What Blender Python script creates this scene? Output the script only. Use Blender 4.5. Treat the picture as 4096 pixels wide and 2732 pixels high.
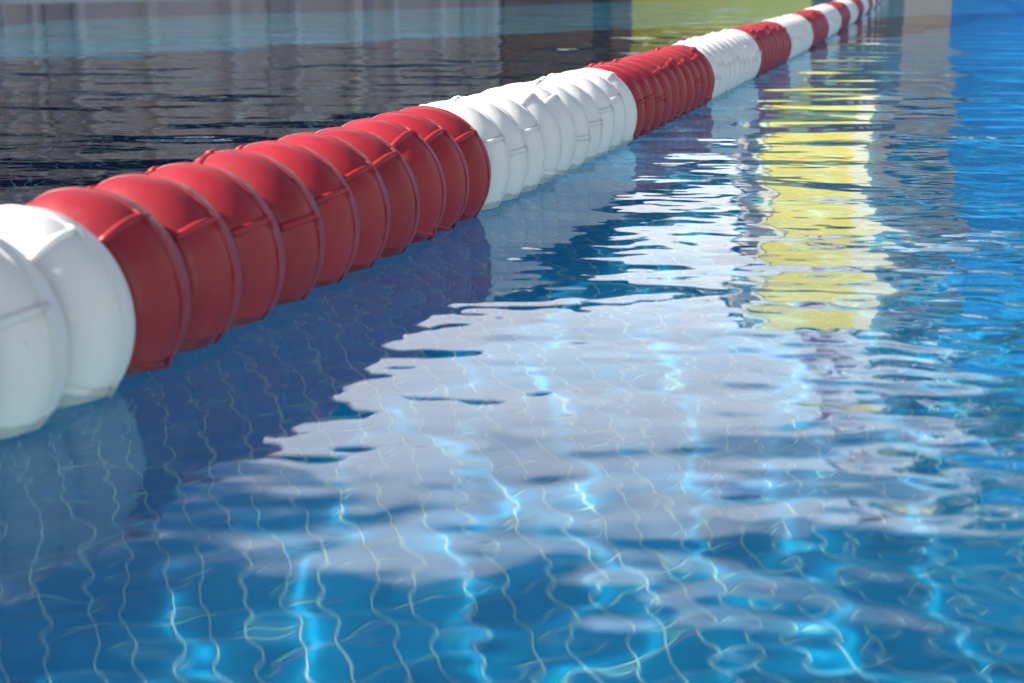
import bpy, bmesh, math, random
import numpy as np
from mathutils import Vector, Matrix, noise

random.seed(7)
rng = np.random.default_rng(7)
for o in list(bpy.data.objects):
    bpy.data.objects.remove(o)
S = bpy.context.scene
COL = S.collection
R = math.radians

# ------------------------------------------------------------------ camera
CAM_H = 0.2717
cam = bpy.data.cameras.new('camera')
cam_o = bpy.data.objects.new('camera', cam)
COL.objects.link(cam_o)
cam_o.location = (0, 0, CAM_H)
cam_o.rotation_euler = (R(90 - 14.62), 0, 0)
cam.lens = 50
cam.sensor_width = 36
cam.clip_start = 0.02
cam.clip_end = 3000
cam.dof.use_dof = True
cam.dof.focus_distance = 1.85
cam.dof.aperture_fstop = 9.0
S.camera = cam_o

# ------------------------------------------------------------------ sky and sun
SUN_AZ, SUN_EL = R(-96), R(32)        # azimuth from the view direction (+Y), to the left
sun_dir = Vector((math.sin(SUN_AZ) * math.cos(SUN_EL), math.cos(SUN_AZ) * math.cos(SUN_EL), math.sin(SUN_EL)))
w = bpy.data.worlds.new('World')
S.world = w
w.use_nodes = True
nt = w.node_tree
nt.nodes.clear()
N = nt.nodes.new
L = nt.links.new
out = N('ShaderNodeOutputWorld')
bg = N('ShaderNodeBackground')
bg.inputs['Strength'].default_value = 0.06
sky = N('ShaderNodeTexSky')
sky.sky_type = 'NISHITA'
sky.sun_disc = False
sky.sun_elevation = SUN_EL
sky.sun_rotation = SUN_AZ
sky.air_density = 1.0
sky.dust_density = 0.2
sky.ozone_density = 3.0
tc = N('ShaderNodeTexCoord')
sep = N('ShaderNodeSeparateXYZ')
L(tc.outputs['Generated'], sep.inputs[0])
mp = N('ShaderNodeMapping')
mp.inputs['Scale'].default_value = (1, 1, 1.7)
L(tc.outputs['Generated'], mp.inputs['Vector'])
cn = N('ShaderNodeTexNoise')
cn.inputs['Scale'].default_value = 2.6
cn.inputs['Detail'].default_value = 7
cn.inputs['Roughness'].default_value = 0.55
L(mp.outputs[0], cn.inputs['Vector'])


def wmath(op, a, b=None, c=None, clamp=False):
    n = N('ShaderNodeMath')
    n.operation = op
    n.use_clamp = clamp
    for i, v in enumerate((a, b, c)):
        if v is None:
            continue
        if isinstance(v, (int, float)):
            n.inputs[i].default_value = v
        else:
            L(v, n.inputs[i])
    return n.outputs[0]


# a bank of white cumulus over the horizon with ragged tops, thin scattered cloud above it
thr = wmath('MULTIPLY_ADD', sep.outputs['Z'], -1.0, 0.355)          # falls with elevation
bank = wmath('MULTIPLY_ADD', wmath('SUBTRACT', cn.outputs['Fac'], 0.5), 0.36, thr)
mask = N('ShaderNodeMapRange')
mask.interpolation_type = 'SMOOTHSTEP'
mask.inputs['From Min'].default_value = -0.01
mask.inputs['From Max'].default_value = 0.05
L(bank, mask.inputs['Value'])
hi = N('ShaderNodeMapRange')
hi.interpolation_type = 'SMOOTHSTEP'
hi.inputs['From Min'].default_value = 0.60
hi.inputs['From Max'].default_value = 0.80
hi.inputs['To Max'].default_value = 0.7
L(cn.outputs['Fac'], hi.inputs['Value'])
allm = wmath('MAXIMUM', mask.outputs[0], hi.outputs[0])
cl = N('ShaderNodeMix')
cl.data_type = 'RGBA'
L(allm, cl.inputs['Factor'])
L(sky.outputs[0], cl.inputs['A'])
cl.inputs['B'].default_value = (18.0, 18.1, 18.6, 1)
L(cl.outputs['Result'], bg.inputs['Color'])
L(bg.outputs[0], out.inputs[0])

sun = bpy.data.lights.new('sun', 'SUN')
sun.energy = 5.0
sun.angle = R(0.8)
sun.color = (1.0, 0.93, 0.82)
sun.cycles.is_caustics_light = True
sun_o = bpy.data.objects.new('sun', sun)
COL.objects.link(sun_o)
sun_o.rotation_euler = (-sun_dir).to_track_quat('-Z', 'Y').to_euler()
sun_o.location = (-20, -4, 20)

S.view_settings.view_transform = 'Standard'
S.view_settings.look = 'None'
S.view_settings.gamma = 1
S.view_settings.use_curve_mapping = False
S.view_settings.exposure = 1.08
S.render.engine = 'CYCLES'
S.cycles.use_denoising = True
S.cycles.max_bounces = 10
S.cycles.transmission_bounces = 8
S.cycles.caustics_reflective = True
S.cycles.caustics_refractive = True
S.cycles.blur_glossy = 0.5
S.cycles.sample_clamp_indirect = 12


# ------------------------------------------------------------------ helpers
def tag(o, label=None, cat=None, group=None, kind=None):
    if label:
        o['label'] = label
    if cat:
        o['category'] = cat
    if group:
        o['group'] = group
    if kind:
        o['kind'] = kind
    return o


def link(name, mesh, parent=None):
    o = bpy.data.objects.new(name, mesh)
    COL.objects.link(o)
    if parent is not None:
        o.parent = parent
    return o


def empty(name, loc, rz=0):
    o = bpy.data.objects.new(name, None)
    COL.objects.link(o)
    o.location = loc
    o.rotation_euler = (0, 0, rz)
    o.empty_display_size = 0.1
    return o


def mesh(name, verts, faces, mat, smooth=False):
    m = bpy.data.meshes.new(name)
    m.from_pydata([tuple(v) for v in verts], [], [tuple(f) for f in faces])
    if mat is not None:
        m.materials.append(mat)
    if smooth:
        m.polygons.foreach_set('use_smooth', [True] * len(m.polygons))
    m.update()
    return m


def bm_mesh(name, bm, mat, smooth=False):
    m = bpy.data.meshes.new(name)
    bm.to_mesh(m)
    bm.free()
    m.materials.append(mat)
    if smooth:
        m.polygons.foreach_set('use_smooth', [True] * len(m.polygons))
    return m


def add_box(bm, x0, x1, y0, y1, z0, z1, bevel=0.0):
    v = [bm.verts.new(p) for p in ((x0, y0, z0), (x1, y0, z0), (x1, y1, z0), (x0, y1, z0),
                                   (x0, y0, z1), (x1, y0, z1), (x1, y1, z1), (x0, y1, z1))]
    fs = [bm.faces.new([v[i] for i in f]) for f in ((3, 2, 1, 0), (4, 5, 6, 7), (0, 1, 5, 4),
                                                    (1, 2, 6, 5), (2, 3, 7, 6), (3, 0, 4, 7))]
    if bevel:
        es = list({e for f in fs for e in f.edges})
        bmesh.ops.bevel(bm, geom=es, offset=bevel, segments=2, affect='EDGES', profile=0.5)


def box(name, dims, mat, parent=None, bevel=0.0):
    bm = bmesh.new()
    add_box(bm, *dims, bevel=bevel)
    return link(name, bm_mesh(name, bm, mat), parent)


def tube(bm, pts, rad, seg=8, cap=True):
    pts = [Vector(p) for p in pts]
    rings = []
    for i, p in enumerate(pts):
        d = (pts[min(i + 1, len(pts) - 1)] - pts[max(i - 1, 0)]).normalized()
        a = d.orthogonal().normalized() if i == 0 else (a - d * a.dot(d)).normalized()
        b = d.cross(a)
        r = rad[i] if isinstance(rad, (list, tuple)) else rad
        rings.append([bm.verts.new(p + (a * math.cos(t) + b * math.sin(t)) * r)
                      for t in [k * 2 * math.pi / seg for k in range(seg)]])
    for i in range(len(rings) - 1):
        for k in range(seg):
            bm.faces.new((rings[i][k], rings[i][(k + 1) % seg], rings[i + 1][(k + 1) % seg], rings[i + 1][k]))
    if cap:
        bm.faces.new(rings[0][::-1])
        bm.faces.new(rings[-1])


# ------------------------------------------------------------------ materials
def material(name):
    m = bpy.data.materials.new(name)
    m.use_nodes = True
    m.node_tree.nodes.clear()
    return m, m.node_tree.nodes, m.node_tree.links


def simple(name, color, rough=0.6, vary=0.12, scale=6.0, bump=0.0, bscale=60.0, spec=0.5, coord='Object',
           sss=0.0, sss_r=(1, 1, 1), sss_s=0.01, random_val=0.0, color2=None):
    m, n, l = material(name)
    o = n.new('ShaderNodeOutputMaterial')
    p = n.new('ShaderNodeBsdfPrincipled')
    l.new(p.outputs[0], o.inputs[0])
    p.inputs['Roughness'].default_value = rough
    p.inputs['Specular IOR Level'].default_value = spec
    t = n.new('ShaderNodeTexCoord')
    no = n.new('ShaderNodeTexNoise')
    no.inputs['Scale'].default_value = scale
    no.inputs['Detail'].default_value = 5
    l.new(t.outputs[coord], no.inputs['Vector'])
    mx = n.new('ShaderNodeMix')
    mx.data_type = 'RGBA'
    c2 = color2 or tuple(c * (1 - vary) for c in color)
    mx.inputs['A'].default_value = (*c2, 1)
    mx.inputs['B'].default_value = (*[min(1, c * (1 + vary * 0.5)) for c in color], 1)
    mr = n.new('ShaderNodeMapRange')
    mr.inputs['From Min'].default_value = 0.3
    mr.inputs['From Max'].default_value = 0.7
    l.new(no.outputs['Fac'], mr.inputs['Value'])
    l.new(mr.outputs[0], mx.inputs['Factor'])
    col = mx.outputs['Result']
    if random_val:
        oi = n.new('ShaderNodeObjectInfo')
        hv = n.new('ShaderNodeHueSaturation')
        ma = n.new('ShaderNodeMapRange')
        ma.inputs['To Min'].default_value = 1 - random_val
        ma.inputs['To Max'].default_value = 1 + random_val
        l.new(oi.outputs['Random'], ma.inputs['Value'])
        l.new(ma.outputs[0], hv.inputs['Value'])
        l.new(col, hv.inputs['Color'])
        col = hv.outputs[0]
    l.new(col, p.inputs['Base Color'])
    if sss:
        p.inputs['Subsurface Weight'].default_value = sss
        p.inputs['Subsurface Radius'].default_value = sss_r
        p.inputs['Subsurface Scale'].default_value = sss_s
    if bump:
        b2 = n.new('ShaderNodeTexNoise')
        b2.inputs['Scale'].default_value = bscale
        b2.inputs['Detail'].default_value = 3
        l.new(t.outputs[coord], b2.inputs['Vector'])
        bp = n.new('ShaderNodeBump')
        bp.inputs['Strength'].default_value = 1.0
        bp.inputs['Distance'].default_value = bump
        l.new(b2.outputs['Fac'], bp.inputs['Height'])
        l.new(bp.outputs[0], p.inputs['Normal'])
    return m



def plastic(name, color, rough, sss, sss_r, sss_s, rv_, scuff, sheen):
    """moulded polyethylene: slight sun fading, scuffs, water scale, wet where it meets the pool"""
    m, n, l = material(name)
    o = n.new('ShaderNodeOutputMaterial')
    p = n.new('ShaderNodeBsdfPrincipled')
    l.new(p.outputs[0], o.inputs[0])
    t = n.new('ShaderNodeTexCoord')
    g = n.new('ShaderNodeNewGeometry')
    oi = n.new('ShaderNodeObjectInfo')
    off = n.new('ShaderNodeVectorMath')
    off.operation = 'ADD'
    cmb = n.new('ShaderNodeCombineXYZ')
    mul = n.new('ShaderNodeMath')
    mul.operation = 'MULTIPLY'
    mul.inputs[1].default_value = 37.0
    l.new(oi.outputs['Random'], mul.inputs[0])
    l.new(mul.outputs[0], cmb.inputs[1])
    l.new(t.outputs['Object'], off.inputs[0])
    l.new(cmb.outputs[0], off.inputs[1])

    def tex(scale, detail=4, rough_=0.6):
        q = n.new('ShaderNodeTexNoise')
        q.inputs['Scale'].default_value = scale
        q.inputs['Detail'].default_value = detail
        q.inputs['Roughness'].default_value = rough_
        l.new(off.outputs[0], q.inputs['Vector'])
        return q.outputs['Fac']

    def rng_(src, a, b, c, d):
        q = n.new('ShaderNodeMapRange')
        q.inputs['From Min'].default_value = a
        q.inputs['From Max'].default_value = b
        q.inputs['To Min'].default_value = c
        q.inputs['To Max'].default_value = d
        l.new(src, q.inputs['Value'])
        return q.outputs[0]

    def mix(f, a, b):
        q = n.new('ShaderNodeMix')
        q.data_type = 'RGBA'
        for k, v in (('Factor', f), ('A', a), ('B', b)):
            if isinstance(v, tuple):
                q.inputs[k].default_value = (*v, 1)
            else:
                l.new(v, q.inputs[k])
        return q.outputs['Result']

    faded = tuple(min(0.86, c * 1.12 + 0.010) for c in color)
    c1 = mix(rng_(tex(14), 0.35, 0.7, 0, 1), color, faded)
    hv = n.new('ShaderNodeHueSaturation')
    l.new(c1, hv.inputs['Color'])
    l.new(rng_(oi.outputs['Random'], 0, 1, 1 - rv_, 1 + rv_), hv.inputs['Value'])
    # pale rub marks and specks
    c2 = mix(rng_(tex(150, 6, 0.75), 0.66, 0.76, 0, scuff), hv.outputs[0], (0.80, 0.72, 0.72))
    c2 = mix(rng_(tex(420, 2, 0.5), 0.72, 0.77, 0, 0.6), c2, (0.16, 0.12, 0.10))
    # water line: scale ring above, wet film below
    sp = n.new('ShaderNodeSeparateXYZ')
    l.new(g.outputs['Position'], sp.inputs[0])
    zz = n.new('ShaderNodeMath')
    zz.operation = 'MULTIPLY_ADD'
    zz.inputs[1].default_value = 0.018
    l.new(tex(40, 3), zz.inputs[0])
    l.new(sp.outputs['Z'], zz.inputs[2])
    wet = rng_(zz.outputs[0], 0.0145, 0.0185, 1, 0)
    c3 = mix(wet, c2, tuple(c * 0.62 for c in color))
    l.new(c3, p.inputs['Base Color'])
    mx = n.new('ShaderNodeMix')
    mx.data_type = 'FLOAT'
    l.new(wet, mx.inputs[0])
    l.new(rng_(tex(60, 5), 0.3, 0.7, rough - 0.06, rough + 0.10), mx.inputs[2])
    mx.inputs[3].default_value = 0.08
    l.new(mx.outputs[0], p.inputs['Roughness'])
    p.inputs['Subsurface Weight'].default_value = sss
    p.inputs['Subsurface Radius'].default_value = sss_r
    p.inputs['Subsurface Scale'].default_value = sss_s
    p.inputs['Sheen Weight'].default_value = sheen
    p.inputs['Sheen Roughness'].default_value = 0.35
    p.inputs['Specular IOR Level'].default_value = 0.5
    bp = n.new('ShaderNodeBump')
    bp.inputs['Distance'].default_value = 0.00035
    l.new(tex(85, 3), bp.inputs['Height'])
    l.new(bp.outputs[0], p.inputs['Normal'])
    return m


M_RED = plastic('red_plastic', (0.35, 0.017, 0.030), 0.40, 0.12, (1, .25, .25), 0.006, 0.10, 0.28, 0.05)
M_WHITE = plastic('white_plastic', (0.87, 0.86, 0.84), 0.40, 0.45, (1, 1, 1), 0.012, 0.02, 0.12, 0.0)
M_CABLE = simple('steel', (0.3, 0.3, 0.3), rough=0.35)
M_GROUT = simple('grout', (0.38, 0.72, 0.78), rough=0.8, vary=0.15, scale=3, spec=0.05)
M_DECK = simple('deck_stone', (0.42, 0.40, 0.37), rough=0.7, vary=0.2, scale=2.5, bump=0.002)
M_COPING = simple('coping_stone', (0.62, 0.62, 0.62), rough=0.5, vary=0.1, scale=4)
M_WALLG = simple('grey_render', (0.50, 0.44, 0.41), rough=0.85, vary=0.25, scale=0.8, bump=0.004, bscale=15)
M_PILAST = simple('pale_render', (0.53, 0.495, 0.49), rough=0.8, vary=0.1, scale=1.5)
M_PILASTY = simple('cream_render', (0.55, 0.50, 0.44), rough=0.8, vary=0.1, scale=1.5)
M_DOOR = simple('grey_timber', (0.34, 0.305, 0.295), rough=0.6, vary=0.3, scale=3)
M_DARK = simple('dark_timber', (0.035, 0.03, 0.03), rough=0.6, vary=0.3, scale=3)
M_BROWN = simple('brown_timber', (0.20, 0.12, 0.085), rough=0.6, vary=0.3, scale=3)
M_ROOF = simple('dark_roof', (0.02, 0.021, 0.027), spec=0.15, rough=0.9, vary=0.3, scale=2)
M_GLASSY = simple('window_glass', (0.02, 0.03, 0.04), rough=0.05, vary=0.1, spec=1.0)
M_TANR = simple('brown_render', (0.25, 0.225, 0.21), rough=0.85, vary=0.15, scale=1.2)
M_TAN = simple('tan_render', (0.42, 0.31, 0.23), rough=0.85, vary=0.12, scale=1.2)
M_YELLOW = simple('yellow_paint', (0.88, 0.76, 0.05), rough=0.4, vary=0.08, scale=1.2)
M_CREAM = simple('cream_paint', (0.88, 0.84, 0.52), rough=0.4, vary=0.06, scale=1.2)
M_YGREEN = simple('yellow_panel', (0.88, 0.83, 0.10), rough=0.45, vary=0.1, scale=1.2)
M_BLUE = simple('blue_tarpaulin', (0.004, 0.26, 0.78), rough=0.5, vary=0.18, scale=1.4)
M_GREYP = simple('grey_plinth', (0.20, 0.18, 0.17), rough=0.8, vary=0.2, scale=1.5)
M_POLE = simple('white_pole', (0.8, 0.8, 0.8), rough=0.35, vary=0.05)
M_FLAG = simple('red_cloth', (0.62, 0.02, 0.06), rough=0.7, vary=0.1)
M_LEAF = simple('leaf', (0.045, 0.085, 0.03), rough=0.55, vary=0.5, scale=1.5, coord='Object')
M_BARK = simple('bark', (0.10, 0.075, 0.05), rough=0.9, vary=0.3, scale=6)


def tile_material(name, c_in):
    m, n, l = material(name)
    o = n.new('ShaderNodeOutputMaterial')
    p = n.new('ShaderNodeBsdfPrincipled')
    l.new(p.outputs[0], o.inputs[0])
    p.inputs['Roughness'].default_value = 0.35
    p.inputs['Specular IOR Level'].default_value = 0.05
    g = n.new('ShaderNodeNewGeometry')
    vo = n.new('ShaderNodeTexVoronoi')            # tile to tile firing differences
    vo.inputs['Scale'].default_value = 14
    l.new(g.outputs['Position'], vo.inputs['Vector'])
    no = n.new('ShaderNodeTexNoise')
    no.inputs['Scale'].default_value = 1.1
    no.inputs['Detail'].default_value = 4
    l.new(g.outputs['Position'], no.inputs['Vector'])
    ad = n.new('ShaderNodeMath')
    ad.operation = 'MULTIPLY_ADD'
    ad.inputs[1].default_value = 0.16
    sp = n.new('ShaderNodeSeparateColor')
    l.new(vo.outputs['Color'], sp.inputs[0])
    l.new(sp.outputs[0], ad.inputs[0])
    l.new(no.outputs['Fac'], ad.inputs[2])
    mr = n.new('ShaderNodeMapRange')
    mr.inputs['From Min'].default_value = 0.35
    mr.inputs['From Max'].default_value = 0.85
    mr.inputs['To Min'].default_value = 0.8
    mr.inputs['To Max'].default_value = 1.2
    l.new(ad.outputs[0], mr.inputs['Value'])
    hv = n.new('ShaderNodeHueSaturation')
    hv.inputs['Color'].default_value = (*c_in, 1)
    l.new(mr.outputs[0], hv.inputs['Value'])
    l.new(hv.outputs[0], p.inputs['Base Color'])
    return m


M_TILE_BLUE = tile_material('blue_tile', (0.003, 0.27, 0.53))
M_TILE_SHADE = tile_material('navy_shade_tile', (0.003, 0.009, 0.055))  # shade over the left floor, put into the tile colour
M_TILE_TURQ_LIT = tile_material('turquoise_lit_tile', (0.045, 0.44, 0.66))  # sunlight on the far floor put into the colour; also tiles the pool wall


def water_material():
    m, n, l = material('pool_water')
    o = n.new('ShaderNodeOutputMaterial')
    g = n.new('ShaderNodeNewGeometry')
    pos = g.outputs['Position']

    def math_(op, a, b=None, c=None):
        q = n.new('ShaderNodeMath')
        q.operation = op
        for i, v in enumerate((a, b, c)):
            if v is None:
                continue
            if isinstance(v, (int, float)):
                q.inputs[i].default_value = v
            else:
                l.new(v, q.inputs[i])
        return q.outputs[0]

    def ripple(scale, rz, stretch, detail=1.0, dist=0.0):
        mpn = n.new('ShaderNodeMapping')
        mpn.inputs['Rotation'].default_value = (0, 0, R(rz))
        mpn.inputs['Scale'].default_value = (1 / stretch, 1, 0)
        l.new(pos, mpn.inputs['Vector'])
        t = n.new('ShaderNodeTexNoise')
        t.noise_dimensions = '2D'
        t.inputs['Scale'].default_value = scale
        t.inputs['Detail'].default_value = detail
        t.inputs['Roughness'].default_value = 0.45
        t.inputs['Distortion'].default_value = dist
        l.new(mpn.outputs[0], t.inputs['Vector'])
        return t.outputs['Fac']

    # ripple strength over the pool: calm in the lee of the rope, livelier to the right and far out
    sepn = n.new('ShaderNodeSeparateXYZ')
    l.new(pos, sepn.inputs[0])
    X, Y = sepn.outputs['X'], sepn.outputs['Y']
    dist_r = math_('SUBTRACT', X, math_('MULTIPLY', Y, 0.325))     # across the view
    mr = n.new('ShaderNodeMapRange')
    mr.interpolation_type = 'SMOOTHSTEP'
    mr.inputs['From Min'].default_value = -0.12
    mr.inputs['From Max'].default_value = 0.12
    mr.inputs['To Min'].default_value = 1.0
    mr.inputs['To Max'].default_value = 3.6
    l.new(dist_r, mr.inputs['Value'])
    mf = n.new('ShaderNodeMapRange')
    mf.interpolation_type = 'SMOOTHSTEP'
    mf.inputs['From Min'].default_value = 0.9
    mf.inputs['From Max'].default_value = 2.2
    mf.inputs['To Min'].default_value = 1.0
    mf.inputs['To Max'].default_value = 1.5
    l.new(Y, mf.inputs['Value'])
    patch = n.new('ShaderNodeMapRange')
    patch.inputs['From Min'].default_value = 0.3
    patch.inputs['From Max'].default_value = 0.7
    patch.inputs['To Min'].default_value = 0.6
    patch.inputs['To Max'].default_value = 1.4
    l.new(ripple(1.6, 20, 1.0), patch.inputs['Value'])
    tt = math_('ADD', math_('MULTIPLY', X, 0.3064), math_('MULTIPLY', Y, 0.9519))
    lat = math_('ADD', math_('SUBTRACT', math_('MULTIPLY', X, 0.9519), math_('MULTIPLY', Y, 0.3064)), 0.5893)
    lat = math_('MULTIPLY_ADD', math_('POWER', math_('MAXIMUM', math_('SUBTRACT', tt, 2.3), 0.0), 1.5), 0.0090, lat)
    ml = n.new('ShaderNodeMapRange')
    ml.inputs['From Min'].default_value = -0.02
    ml.inputs['From Max'].default_value = 0.02
    ml.inputs['To Min'].default_value = 2.3
    ml.inputs['To Max'].default_value = 1.0
    l.new(lat, ml.inputs['Value'])
    # waterline of the scalloped floats: half width of each barrel where it meets the surface
    fu = math_('FRACT', math_('ADD', math_('DIVIDE', math_('SUBTRACT', tt, 0.7745), 0.07367), 100.5))
    fa = math_('ABSOLUTE', math_('MULTIPLY_ADD', fu, 2.0, -1.0))
    fr_ = math_('SUBTRACT', 0.075, math_('MULTIPLY', math_('POWER', fa, 2.7), 0.0188))
    fw = math_('SQRT', math_('SUBTRACT', math_('MULTIPLY', fr_, fr_), 0.00222))
    edge = math_('MAXIMUM', math_('SUBTRACT', math_('ABSOLUTE', lat), fw), 0.0)
    amp = math_('MULTIPLY', math_('MULTIPLY', mr.outputs[0], mf.outputs[0]), patch.outputs[0])
    amp = math_('MULTIPLY', amp, ml.outputs[0])
    menis = math_('MULTIPLY', math_('EXPONENT', math_('MULTIPLY', edge, -230.0)), 0.0011)
    rings = math_('MULTIPLY', math_('MULTIPLY', math_('EXPONENT', math_('MULTIPLY', edge, -28.0)),
                                    math_('SINE', math_('MULTIPLY', edge, 420.0))), 0.00008)

    h = math_('MULTIPLY', ripple(9.5, 8, 2.1, 0.0), 0.0014)
    mid = n.new('ShaderNodeMapRange')
    mid.inputs['From Min'].default_value = 1.1
    mid.inputs['From Max'].default_value = 2.2
    mid.inputs['To Min'].default_value = 0.00080
    mid.inputs['To Max'].default_value = 0.00034
    l.new(Y, mid.inputs['Value'])
    h = math_('ADD', math_('MULTIPLY', ripple(19, -6, 3.6, 0.0), mid.outputs[0]), h)
    h = math_('MULTIPLY_ADD', ripple(5.2, -5, 1.9, 0.0), 0.0026, h)
    fine = n.new('ShaderNodeMapRange')
    fine.inputs['From Min'].default_value = 1.2
    fine.inputs['From Max'].default_value = 2.6
    fine.inputs['To Min'].default_value = 0.00045
    fine.inputs['To Max'].default_value = 0.00008
    l.new(Y, fine.inputs['Value'])
    h = math_('ADD', math_('MULTIPLY', ripple(40, 4, 1.4, 0.0), fine.outputs[0]), h)
    h = math_('MULTIPLY', h, amp)
    h = math_('MULTIPLY_ADD', ripple(3.2, 25, 1.6, 0.0), 0.0034, h)
    h = math_('ADD', h, math_('ADD', menis, rings))
    bp = n.new('ShaderNodeBump')
    bp.inputs['Strength'].default_value = 1.0
    bp.inputs['Distance'].default_value = 1.0
    l.new(h, bp.inputs['Height'])
    nor = bp.outputs[0]

    # water disperses a little: mostly one index, with weak red and blue shares either side of it
    sh = None
    for c, ior in (((.65, .65, .65, 1), 1.3334), ((.35, 0, 0, 1), 1.3300), ((0, .35, 0, 1), 1.3336), ((0, 0, .35, 1), 1.3372)):
        b = n.new('ShaderNodeBsdfGlass')
        b.inputs['Color'].default_value = c
        b.inputs['Roughness'].default_value = 0.0
        b.inputs['IOR'].default_value = ior
        l.new(nor, b.inputs['Normal'])
        if sh is None:
            sh = b.outputs[0]
        else:
            a = n.new('ShaderNodeAddShader')
            l.new(sh, a.inputs[0])
            l.new(b.outputs[0], a.inputs[1])
            sh = a.outputs[0]
    l.new(sh, o.inputs['Surface'])
    return m


M_WATER = water_material()

# ------------------------------------------------------------------ pool shell
DEPTH = 1.5
A_LAT0 = 0.5893
WAVE_SLOPE = 0.0043
P0 = Vector((-4.66, 12.95, 0))
E1 = Vector((math.sin(R(42)), math.cos(R(42)), 0))          # along the far pool edge
NO = Vector((-E1.y, E1.x, 0))                               # outward from the far edge


def far_pt(t, off=0.0):
    p = P0 + E1 * t + NO * off
    return (p.x, p.y)


poly = [(-5.3, -5.0), (9.0, -5.0), far_pt(30.0, -9.0), far_pt(30.0), far_pt((-5.3 - P0.x) / E1.x)]

DECK_Z = 0.012
BIG = 600.0


def ring_mesh(name, inner, z, mat, outer=BIG):
    # ground sheet with the pool cut out of it
    n_ = len(inner)
    outp = [(-outer, -outer), (outer, -outer), (outer, outer * 0.3), (outer, outer), (-outer, outer)]
    v = [(x, y, z) for x, y in inner] + [(x, y, z) for x, y in outp]
    f = [(i, n_ + i, n_ + (i + 1) % n_, (i + 1) % n_) for i in range(n_)]
    m_ = mesh(name, v, [q[::-1] for q in f], mat)
    return m_


def offset_poly(pts, d):
    res = []
    n_ = len(pts)
    for i in range(n_):
        a, b, c = Vector(pts[i - 1]), Vector(pts[i]), Vector(pts[(i + 1) % n_])
        n1 = (b - a).normalized()
        n2 = (c - b).normalized()
        o1 = Vector((n1.y, -n1.x))
        o2 = Vector((n2.y, -n2.x))
        bis = (o1 + o2).normalized()
        k = d / max(0.3, bis.dot(o1))
        res.append(tuple(b + bis * k))
    return res


cop_out = offset_poly(poly, 0.32)
deck = link('pool_deck', ring_mesh('pool_deck', cop_out, DECK_Z - 0.006, M_DECK))
tag(deck, kind='structure')

n_ = len(poly)
cv = [(x, y, DECK_Z) for x, y in poly] + [(x, y, DECK_Z) for x, y in cop_out]
cv += [(x, y, -0.06) for x, y in poly] + [(x, y, DECK_Z - 0.05) for x, y in cop_out]
cf = []
for i in range(n_):
    j = (i + 1) % n_
    cf += [(i, j, n_ + j, n_ + i)[::-1], (2 * n_ + i, 2 * n_ + j, j, i)[::-1], (n_ + i, n_ + j, 3 * n_ + j, 3 * n_ + i)[::-1]]
cop = link('pool_coping', mesh('pool_coping', cv, cf, M_COPING))
tag(cop, kind='structure')

wv = [(x, y, -0.06) for x, y in poly] + [(x, y, -DEPTH - 0.012) for x, y in poly]
wf = [(n_ + i, n_ + (i + 1) % n_, (i + 1) % n_, i)[::-1] for i in range(n_)]
pw = link('pool_wall', mesh('pool_wall', wv, wf, M_TILE_TURQ_LIT))
tag(pw, kind='structure')

fl = link('pool_floor', mesh('pool_floor', [(x, y, -DEPTH - 0.0025) for x, y in poly], [tuple(range(n_))], M_GROUT))
tag(fl, kind='structure')

# water: one sheet, its edge tucked under the coping; the longer waves are real relief
def axis(lo, hi, a, b, step):
    v = list(np.arange(a, b + step / 2, step))
    d = step
    while v[-1] < hi:
        d *= 1.07
        v.append(min(hi, v[-1] + d))
    d = step
    pre = []
    x = a
    while x > lo:
        d *= 1.07
        x = max(lo, x - d)
        pre.append(x)
    return np.array(pre[::-1] + v)


wx = axis(-6.5, 27, -3.0, 2.6, 0.02)
wy = axis(-6.2, 37, -0.6, 5.6, 0.02)
GX, GY = np.meshgrid(wx, wy)
GZ = np.zeros_like(GX)
lat0 = 0.9519 * GX - 0.3064 * GY + A_LAT0
for k in range(46):
    lam = rng.uniform(0.09, 0.27)
    a = R(65) + rng.normal(0, 0.9)
    ph = rng.uniform(0, 6.283)
    GZ += WAVE_SLOPE * lam / 6.283 * np.sin((GX * math.cos(a) + GY * math.sin(a)) * 6.283 / lam + ph)


def sstep(e0, e1, v):
    t_ = np.clip((v - e0) / (e1 - e0), 0, 1)
    return t_ * t_ * (3 - 2 * t_)


amp_g = 1.0 - 0.5 * sstep(-0.15, 0.1, lat0) + 0.7 * sstep(0.45, 0.85, lat0)
fade = (1 - sstep(2.4, 3.2, GX)) * sstep(-3.6, -2.9, GX) * (1 - sstep(5.0, 6.4, GY)) * sstep(-1.4, -0.5, GY)
GZ *= amp_g * fade
ny, nx = GX.shape
IDX = np.arange(nx * ny).reshape(ny, nx)
WF = np.stack([IDX[:-1, :-1], IDX[:-1, 1:], IDX[1:, 1:], IDX[1:, :-1]], -1).reshape(-1, 4)
wm = mesh('water', np.stack([GX, GY, GZ], -1).reshape(-1, 3).tolist(), WF.tolist(), M_WATER, smooth=True)
water = link('water', wm)
tag(water, kind='structure')
water.cycles.is_caustics_caster = True
fl.cycles.is_caustics_receiver = True
pw.cycles.is_caustics_receiver = True

# ------------------------------------------------------------------ floor tiles
TW = 0.061
GAP = 0.0042
TYAW = R(-21)
tu = Vector((math.sin(TYAW), math.cos(TYAW)))      # along the rows
tv = Vector((tu.y, -tu.x))


def inside(p):
    c = False
    x, y = p
    for i in range(n_):
        x1, y1 = poly[i]
        x2, y2 = poly[i - 1]
        if (y1 > y) != (y2 > y) and x < (x2 - x1) * (y - y1) / (y2 - y1) + x1:
            c = not c
    return c


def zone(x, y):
    # sun painted turquoise at the far end, shade painted navy left, blue elsewhere
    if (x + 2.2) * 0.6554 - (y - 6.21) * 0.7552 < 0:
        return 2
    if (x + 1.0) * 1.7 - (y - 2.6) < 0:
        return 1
    return 0


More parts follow.
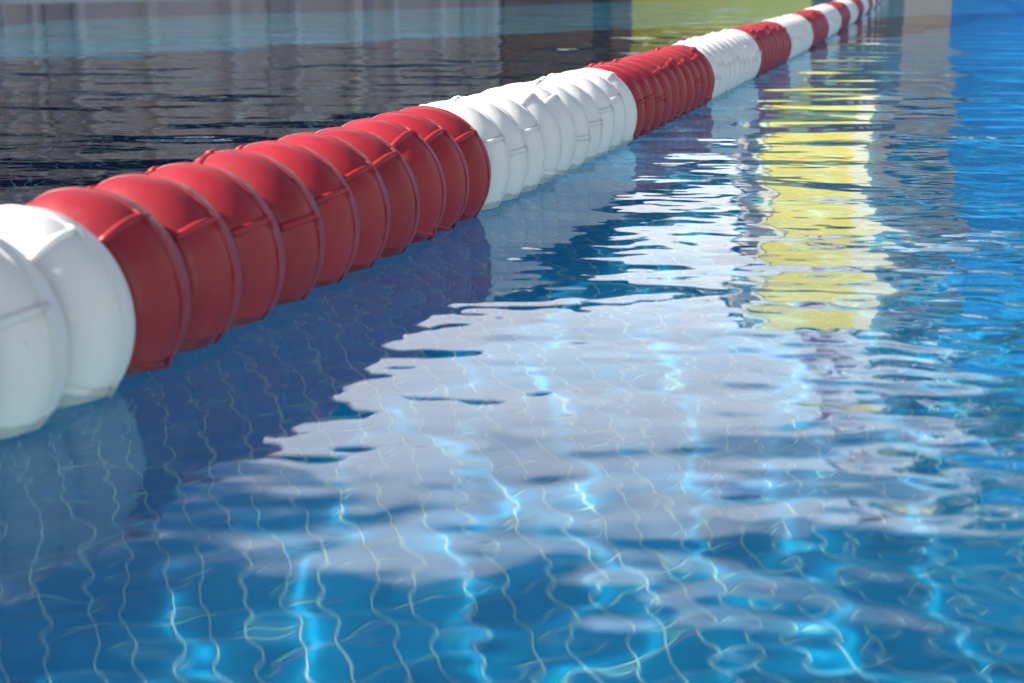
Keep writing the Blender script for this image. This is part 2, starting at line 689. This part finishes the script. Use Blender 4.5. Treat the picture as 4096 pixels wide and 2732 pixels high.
ti = np.arange(-330, 330)
cand = []
for a in ti:
    for b in range(-20, 330):
        px = tu.x * b * TW + tv.x * a * TW
        py = tu.y * b * TW + tv.y * a * TW
        if py < 1.2 or py > 17 or abs(px) > 0.40 * py + 0.5:
            continue
        if px < -5.1 or (px - P0.x) * NO.x + (py - P0.y) * NO.y > -0.06:
            continue
        cand.append((px, py))
cand = np.array(cand)
# biggest in the picture first
vis = (np.abs(cand[:, 0]) < 0.375 * cand[:, 1]) & (cand[:, 1] > 1.72)
dist = np.hypot(cand[:, 0], cand[:, 1]) + np.where(vis, 0, 100)
order = np.argsort(dist)
near_i = order[:300]
rest_i = order[300:]

hw = (TW - GAP) / 2
TV = [(-hw, -hw, -0.004), (hw, -hw, -0.004), (hw, hw, -0.004), (-hw, hw, -0.004),
      (-hw, -hw, -0.0008), (hw, -hw, -0.0008), (hw, hw, -0.0008), (-hw, hw, -0.0008),
      (-hw + .0012, -hw + .0012, 0), (hw - .0012, -hw + .0012, 0), (hw - .0012, hw - .0012, 0), (-hw + .0012, hw - .0012, 0)]
TF = [(8, 9, 10, 11), (0, 1, 5, 4), (1, 2, 6, 5), (2, 3, 7, 6), (3, 0, 4, 7), (4, 5, 9, 8), (5, 6, 10, 9), (6, 7, 11, 10), (7, 4, 8, 11)]
tmats = (M_TILE_BLUE, M_TILE_SHADE, M_TILE_TURQ_LIT)
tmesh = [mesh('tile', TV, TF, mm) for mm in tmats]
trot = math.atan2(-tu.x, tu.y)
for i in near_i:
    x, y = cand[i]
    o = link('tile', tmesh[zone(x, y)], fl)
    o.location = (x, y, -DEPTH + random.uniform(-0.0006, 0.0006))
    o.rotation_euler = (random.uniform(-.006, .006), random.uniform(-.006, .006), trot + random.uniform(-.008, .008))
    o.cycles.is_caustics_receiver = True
tva = np.array(TV)
rc, rs = math.cos(trot), math.sin(trot)
trv = tva.copy()
trv[:, 0] = tva[:, 0] * rc - tva[:, 1] * rs
trv[:, 1] = tva[:, 0] * rs + tva[:, 1] * rc
tfa = np.array(TF)
for k, nm in enumerate(('blue_tile_field', 'navy_shade_field', 'turquoise_lit_field')):
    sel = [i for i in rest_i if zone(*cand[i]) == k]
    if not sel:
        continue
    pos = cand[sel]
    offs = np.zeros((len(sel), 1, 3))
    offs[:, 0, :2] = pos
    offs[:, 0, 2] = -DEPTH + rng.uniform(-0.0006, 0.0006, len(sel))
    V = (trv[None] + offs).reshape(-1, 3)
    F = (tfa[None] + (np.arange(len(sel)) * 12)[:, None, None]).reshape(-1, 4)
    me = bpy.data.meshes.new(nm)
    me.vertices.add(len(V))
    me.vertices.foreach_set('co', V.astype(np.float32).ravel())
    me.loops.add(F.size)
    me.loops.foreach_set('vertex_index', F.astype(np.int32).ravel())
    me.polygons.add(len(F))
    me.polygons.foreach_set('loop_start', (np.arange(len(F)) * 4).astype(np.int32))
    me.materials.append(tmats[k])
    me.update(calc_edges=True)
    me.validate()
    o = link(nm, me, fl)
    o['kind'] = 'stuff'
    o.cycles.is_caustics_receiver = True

# ------------------------------------------------------------------ lane rope
RAD = 0.075
STEP = 0.07367
HC = 0.0471
YAW = R(17.84)
A_LAT = 0.5893
T0 = 0.7745
dv = Vector((math.sin(YAW), math.cos(YAW), 0))
rv = Vector((math.cos(YAW), -math.sin(YAW), 0))


def bend(t):
    return -0.0090 * max(0.0, t - 2.3) ** 1.5


def rope_pt(t):
    p = rv * (-A_LAT + bend(t)) + dv * t
    return Vector((p.x, p.y, HC + 0.002 * math.sin(t * 2.1)))


def rope_dir(t):
    return (rope_pt(t + .02) - rope_pt(t - .02)).normalized()


HALF = STEP / 2 - 0.0012
SEG = 72


def prof(u):
    a = abs(u) / HALF
    return RAD * (1 - 0.005 * a - 0.25 * a ** 2.7)


def float_body(mat, segs=SEG):
    # local +Y runs along the rope, hollow barrel with rounded shoulders and a hub
    us = [-HALF, -HALF]
    rs_ = [0.010, prof(HALF) - 0.006]
    us += [-HALF + 0.0008, -HALF + 0.0030]
    rs_ += [prof(HALF) - 0.0022, prof(HALF - 0.003)]
    for k in range(1, 20):
        u = -HALF + 0.003 + (2 * HALF - 0.006) * k / 20
        us.append(u)
        rs_.append(prof(u))
    us += [HALF - 0.003, HALF - 0.0008, HALF, HALF]
    rs_ += [prof(HALF - 0.003), prof(HALF) - 0.0022, prof(HALF) - 0.006, 0.010]
    v, f = [], []
    for u, r_ in zip(us, rs_):
        for k in range(segs):
            a = 2 * math.pi * k / segs
            v.append((r_ * math.cos(a), u, r_ * math.sin(a)))
    for i in range(len(us) - 1):
        for k in range(segs):
            j = (k + 1) % segs
            f.append((i * segs + k, (i + 1) * segs + k, (i + 1) * segs + j, i * segs + j))
    return mesh('lane_float', v, f, mat, smooth=True)


def ring_part(mat, segs=SEG):
    # raised moulding seam round the widest part, a little uneven
    v, f = [], []
    c = 8
    for k in range(segs):
        a = 2 * math.pi * k / segs
        wob = 0.00025 * math.sin(a * 7 + 1) + 0.0002 * math.sin(a * 17)
        for q in range(c):
            b = 2 * math.pi * q / c
            r_ = RAD + 0.0004 + wob + 0.0009 * math.cos(b)
            v.append((r_ * math.cos(a), 0.0011 * math.sin(b), r_ * math.sin(a)))
    for k in range(segs):
        j = (k + 1) % segs
        for q in range(c):
            p = (q + 1) % c
            f.append((k * c + q, k * c + p, j * c + p, j * c + q))
    return mesh('seam_ring', v, f, mat, smooth=True)


def rib_part(mat):
    # longitudinal moulding rib with a ragged gate mark where it crosses the seam
    bm = bmesh.new()
    pts, rad = [], []
    for k in range(13):
        u = -HALF + 0.002 + (HALF + 0.009) * k / 12
        pts.append((prof(u) - 0.0016, u, 0))
        rad.append(0.0038 if k < 11 else (0.0034, 0.0024)[k - 11])
    tube(bm, pts, rad, seg=10)
    tube(bm, [(RAD - 0.001, 0.000, 0), (RAD + 0.0018, 0.0004, 0.0003), (RAD + 0.0028, 0.0012, 0.0006)], [0.0044, 0.0034, 0.0014], seg=8)
    tube(bm, [(RAD + 0.0010, -0.0022, 0.0062), (RAD + 0.0026, -0.0014, 0.0018), (RAD + 0.0030, -0.0008, -0.0028), (RAD + 0.0010, 0.0004, -0.0085)],
         [0.0005, 0.0011, 0.0011, 0.0005], seg=6)
    return bm_mesh('rib', bm, mat, smooth=True)


def join_meshes(name, parts, mat):
    bm = bmesh.new()
    for me, mtx in parts:
        n0 = len(bm.verts)
        bm.from_mesh(me)
        bm.verts.ensure_lookup_table()
        bmesh.ops.transform(bm, matrix=mtx, verts=bm.verts[n0:])
    return bm_mesh(name, bm, mat, smooth=True)


PM = {}
for key, mat in (('red', M_RED), ('white', M_WHITE)):
    PM[key] = (float_body(mat), ring_part(mat), rib_part(mat))

rope = empty('lane_rope', (rope_pt(0).x, rope_pt(0).y, 0))
tag(rope, 'floating swimming lane rope of red and white ribbed plastic floats lying across the pool', 'lane rope')
inv_root = Matrix.Translation(-Vector(rope.location))
KNOB = {-1: 22, 0: 55, 1: 51, 2: 37, 3: 27, 4: 18, 5: 28, 6: 38, 7: 44, 8: 57, 9: 50, 10: 40, 11: 28, 12: 12, 13: 28, 14: 62, 15: 52,
        16: 0, 17: 11, 18: 20, 19: 30, 20: 63, 21: 14, 22: 16, 23: 10}


def colour_of(i):
    return 'red' if ((i - 1) // 10) % 2 == 0 else 'white'


I0, I1 = -40, 330
N_FLOATS = 290
far_parts = {'red': [], 'white': []}
for i in range(I0, I1):
    t = T0 + STEP * i
    p = rope_pt(t)
    d = rope_dir(t)
    key = colour_of(i)
    body, ring, rib = PM[key]
    # each float sits a touch differently on the cable
    d2 = (d + Vector((random.uniform(-.012, .012), random.uniform(-.012, .012), random.uniform(-.02, .02)))).normalized()
    p = p + Vector((random.uniform(-.0008, .0008), random.uniform(-.0008, .0008), random.uniform(-.0016, .0016)))
    q = d2.to_track_quat('Y', 'Z')
    mtx = inv_root @ Matrix.Translation(p) @ q.to_matrix().to_4x4()
    ang = KNOB.get(i)
    if ang is None:
        ang = random.choice((60, 55, 48, 66, random.uniform(0, 90))) if key == 'red' else random.uniform(0, 40)
    if i >= I0 + N_FLOATS:
        far_parts[key].append((body, mtx))
        continue
    fo = link('lane_float', body, rope)
    fo.matrix_local = mtx
    fo['label'] = ('red' if key == 'red' else 'white') + ' ribbed plastic float'
    if -12 <= i < 110:
        so = link('seam_ring', ring, fo)
        for k in range(4):
            ro = link('rib', rib, fo)
            ro.rotation_euler = (0, -R(ang + 90 * k), 0)
    elif i >= 110:
        so = link('seam_ring', ring, fo)
for key in ('red', 'white'):
    if far_parts[key]:
        o = link('lane_float_row', join_meshes('lane_float_row', far_parts[key], PM[key][0].materials[0]), rope)
        o['kind'] = 'stuff'
bm = bmesh.new()
tube(bm, [rope_pt(T0 + STEP * i) - Vector(rope.location) for i in range(I0 - 8, I1 + 4, 3)], 0.003, seg=6)
link('steel_cable', bm_mesh('steel_cable', bm, M_CABLE, smooth=True), rope)


# ------------------------------------------------------------------ buildings beyond the far pool edge
def az_to_t(px, off):
    """parameter along the far edge (at an outward offset) where a bearing meets it"""
    k = (px - 1175.5) / 3265.0
    b = P0 + NO * off
    return (k * b.y - b.x) / (E1.x - k * E1.y)


OFF = 3.0
hall_yaw = math.atan2(E1.y, E1.x)
bp0 = P0 + NO * OFF
hall = empty('pool_hall', (bp0.x, bp0.y, DECK_Z - 0.006), hall_yaw)
tag(hall, 'long low grey brown pool hall with pale pilasters behind the far left pool edge', 'building')
T_L, T_R = -40.0, az_to_t(1462, OFF)
HH = 2.75
box('wall', (T_L, T_R, 0, 6.0, 0, HH), M_WALLG, hall)
rfv = [(T_L - .4, -.9, HH + .003), (T_R + .3, -.9, HH + .003), (T_R + .3, 6.4, HH + .003), (T_L - .4, 6.4, HH + .003),
       (T_L - .4, -.9, HH + .35), (T_R + .3, -.9, HH + .35), (T_R + .3, 6.4, HH + .35), (T_L - .4, 6.4, HH + .35),
       (T_L - .4, 0.6, HH + 2.85), (T_R - .6, 0.6, HH + 2.85), (T_R - .6, 5.4, HH + 2.85), (T_L - .4, 5.4, HH + 2.85)]
link('roof', mesh('roof', rfv, [(3, 2, 1, 0), (0, 1, 5, 4), (1, 2, 6, 5), (2, 3, 7, 6), (3, 0, 4, 7), (4, 5, 9, 8), (5, 6, 10, 9),
                                (6, 7, 11, 10), (7, 4, 8, 11), (8, 9, 10, 11)], M_ROOF), hall)


def strip(name, xa, xb, mat, depth, z0=0.0, z1=HH - 0.05):
    ta, tb = az_to_t(xa, OFF), az_to_t(xb, OFF)
    return box(name, (ta, tb, -depth, -0.002, z0, z1), mat, hall)


for xa, xb, mt in ((190, 205, M_PILAST), (345, 368, M_PILASTY), (530, 552, M_PILAST), (676, 686, M_PILAST),
                   (806, 824, M_PILASTY), (896, 906, M_PILAST), (1000, 1012, M_PILAST), (1120, 1128, M_PILAST),
                   (88, 96, M_PILAST), (20, 28, M_PILAST), (-90, -70, M_PILAST)):
    strip('pilaster', xa, xb, mt, 0.16)
for xa, xb, mt in ((125, 184, M_DOOR), (628, 664, M_DOOR), (835, 860, M_DOOR), (1060, 1090, M_DOOR), (1352, 1388, M_DARK), (1432, 1458, M_DARK)):
    strip('doorway', xa, xb, mt, 0.05, z1=2.4)
for xa, xb in ((1150, 1348),):
    strip('shutter', xa, xb, M_BROWN, 0.08, z0=.0, z1=2.6)
strip('door', 1390, 1430, M_BROWN, 0.1, z1=2.5)
for xa, xb in ((215, 330), (385, 520), (700, 800), (915, 990)):
    strip('window', xa, xb, M_GLASSY, 0.04, z0=1.5, z1=2.4)

# yellow board at the far edge
yc = far_pt(az_to_t(1640, 0.5), 0.5)
yb = empty('yellow_board', (yc[0], yc[1], DECK_Z - 0.006), R(-30))
tag(yb, 'wide low yellow board standing on the far pool edge behind the lane rope', 'board')
ybw = 0.5 * (1832 - 1462) / 3265 * yc[1] / math.cos(R(30))
box('panel', (-ybw, ybw, -.06, .06, 0.03, 1.45), M_YGREEN, yb, bevel=0.01)
box('frame', (-ybw - .05, -ybw - .003, -.05, .05, 0, 1.5), M_GREYP, yb)
box('frame', (ybw + .003, ybw + .05, -.05, .05, 0, 1.5), M_GREYP, yb)

# yellow tower on a plinth
ty = 26.0


def at(px, y):
    return (px - 1175.5) / 3265.0 * y


tw = empty('slide_tower', (at(1880, ty), ty, DECK_Z - 0.006), R(-32))
tag(tw, 'tall yellow slide tower with cream corner posts on a grey plinth', 'tower')
hwid = 0.5 * (2005 - 1755) / 3265 * ty / math.cos(R(32)) * 0.92
z0, z1 = 1.9, 6.0
box('plinth', (-hwid - .15, hwid + .15, -.5, .5, 0, z0 - .003), M_GREYP, tw)
box('panel', (-hwid + .14, hwid - .32, -.2, .2, z0, z1), M_YELLOW, tw)
box('post', (-hwid, -hwid + .137, -.23, .23, z0, z1 + .1), M_CREAM, tw)
box('post', (hwid - .317, hwid, -.23, .23, z0, z1 + .1), M_CREAM, tw)
box('roof', (-hwid - .1, hwid + .1, -.35, .35, z1 + .103, z1 + .25), M_CREAM, tw)

# flag mast on the tower
fm = empty('flag_mast', (at(1868, ty), ty - .2, DECK_Z - 0.006 + z1 + .253))
tag(fm, 'thin mast with three small red pennants standing on the yellow tower roof', 'flag mast')
bm = bmesh.new()
tube(bm, [(0, 0, 0), (0, 0, 2.3)], [.03, .018], seg=8)
link('mast', bm_mesh('mast', bm, M_POLE, smooth=True), fm)
for zz, sz in ((.45, .5), (1.15, .62), (1.85, .46)):
    v_, f_ = [], []
    for k in range(9):
        a_ = k / 8
        hh_ = .22 * (1 - a_) + .015
        for sgn in (-1, 1):
            v_.append((.03 + a_ * sz, .05 * math.sin(a_ * 6 + zz), zz + sgn * hh_ - .12 * a_))
    for k in range(8):
        f_.append((2 * k, 2 * k + 2, 2 * k + 3, 2 * k + 1))
    pn = link('pennant', mesh('pennant', v_, f_, M_FLAG, smooth=True), fm)
    so_ = pn.modifiers.new('thick', 'SOLIDIFY')
    so_.thickness = .006

# tan building
tb = empty('tan_building', (at(2010, 31), 31, DECK_Z - 0.006), R(-8))
tag(tb, 'plain tan rendered building between the yellow tower and the blue screen', 'building')
box('plinth', (-2.9, 2.2, -.12, 6, 0, 2.9), M_GREYP, tb)
box('wall', (-2.8, 2.1, 0, 6, 2.903, 6.3), M_TAN, tb)
box('roof', (-3.0, 2.3, -.3, 6.3, 6.303, 6.6), M_ROOF, tb)
for xx in (-2.0, 0.4):
    box('window', (xx, xx + 1.2, -.04, -.002, 3.6, 4.8), M_GLASSY, tb)

# blue screen
bs = empty('blue_screen', (at(2158, 27), 27, DECK_Z - 0.006), R(-18))
tag(bs, 'long bright blue tarpaulin screen along the right hand poolside', 'screen')
for k in range(7):
    box('sheet', (k * 2.2, k * 2.2 + 2.19, -.03, .03, 0.02, 6.8), M_BLUE, bs)
    box('post', (k * 2.2 + 2.16, k * 2.2 + 2.22, .034, .1, 0, 6.9), M_POLE, bs)

# unseen house added to shade the left lane and the floor under the rope
ph = empty('shade_house', (-7.12, 2.6, DECK_Z - 0.006), R(-33))
tag(ph, 'unseen low grey house added to shade the left of the pool', 'building')
box('wall', (-5, 0, -11, 0, 0, 3.7), M_WALLG, ph)
box('roof', (-5.2, 0.1, -11.2, 0.1, 3.703, 3.9), M_ROOF, ph)
for k in range(4):
    box('window', (0.002, .05, -8 + k * 2.8, -6.4 + k * 2.8, 1, 2.4), M_GLASSY, ph)

# unseen building added on the right: blocks cloud light, bounces warm sun on floats
rb = empty('right_light_block', (10.2, -2.0, DECK_Z - 0.006), R(-3))
tag(rb, 'unseen long tan block added on the right to shape the light on the floats', 'building')
box('wall', (0, 6, -14, 16, 0, 6.6), M_TANR, rb)
box('roof', (-.6, 6.3, -14.3, 16.3, 6.603, 6.95), M_ROOF, rb)
for k in range(8):
    box('window', (-.05, -.002, -12.5 + k * 3.4, -10.6 + k * 3.4, 1.0, 2.6), M_GLASSY, rb)


# trees
def leaf_mesh(name, crown_r, h0, n_leaf, seed):
    g = np.random.default_rng(seed)
    V, F = [], []
    blobs = [(g.normal(0, .45, 3) * crown_r * (1, 1, .8) + (0, 0, h0), crown_r * g.uniform(.35, .6)) for _ in range(9)]
    for k in range(n_leaf):
        c, r_ = blobs[k % len(blobs)]
        d_ = g.normal(0, 1, 3)
        d_ /= np.linalg.norm(d_)
        p = c + d_ * r_ * g.uniform(.5, 1) ** .5
        a = g.normal(0, 1, 3)
        a /= np.linalg.norm(a)
        b = np.cross(a, d_)
        b /= np.linalg.norm(b) + 1e-6
        s_ = g.uniform(.10, .22)
        i0 = len(V)
        V += [p - a * s_, p + b * s_ * .5, p + a * s_, p - b * s_ * .5]
        F.append((i0, i0 + 1, i0 + 2, i0 + 3))
    return mesh(name, V, F, M_LEAF)


def tree(x, y, h, r_, seed, label):
    t = empty('tree', (x, y, DECK_Z - 0.006))
    tag(t, label, 'tree', 'trees beyond the pool')
    bm = bmesh.new()
    tube(bm, [(0, 0, -.1), (.05, .03, h * .3), (-.05, .06, h * .6), (0, 0, h * .9)], [.22, .17, .12, .03], seg=10)
    g = random.Random(seed)
    for k in range(5):
        a = g.uniform(0, 6.28)
        z = h * g.uniform(.4, .7)
        tube(bm, [(0, 0, z), (math.cos(a) * r_ * .4, math.sin(a) * r_ * .4, z + .7), (math.cos(a) * r_ * .8, math.sin(a) * r_ * .8, z + 1.2)], [.09, .06, .02], seg=6)
    link('trunk', bm_mesh('trunk', bm, M_BARK), t)
    link('crown', leaf_mesh('crown', r_, h * .72, 5200, seed), t)


tree(at(1290, 34), 34, 5.6, 2.2, 3, 'dark leafy tree rising past the right end of the grey hall')
tree(at(1560, 40), 40, 7.0, 2.4, 5, 'dark leafy tree behind the yellow board')
tree(at(2335, 36), 36, 14.5, 3.0, 8, 'tall dark leafy tree behind the near end of the blue screen')
tree(at(2620, 33), 33, 15.0, 3.4, 11, 'broad dark leafy tree behind the middle of the blue screen')

# lamp post
lp = empty('lamp_post', (at(1688, 24.5), 24.5, DECK_Z - 0.006))
tag(lp, 'slim white lamp post beside the yellow slide tower', 'lamp post')
bm = bmesh.new()
tube(bm, [(0, 0, 0), (0, 0, 5.2)], [.06, .045], seg=10)
link('post', bm_mesh('post', bm, M_POLE, smooth=True), lp)
bm = bmesh.new()
add_box(bm, -.45, .1, -.09, .09, 5.2, 5.3, bevel=.02)
link('lamp_head', bm_mesh('lamp_head', bm, M_POLE), lp)
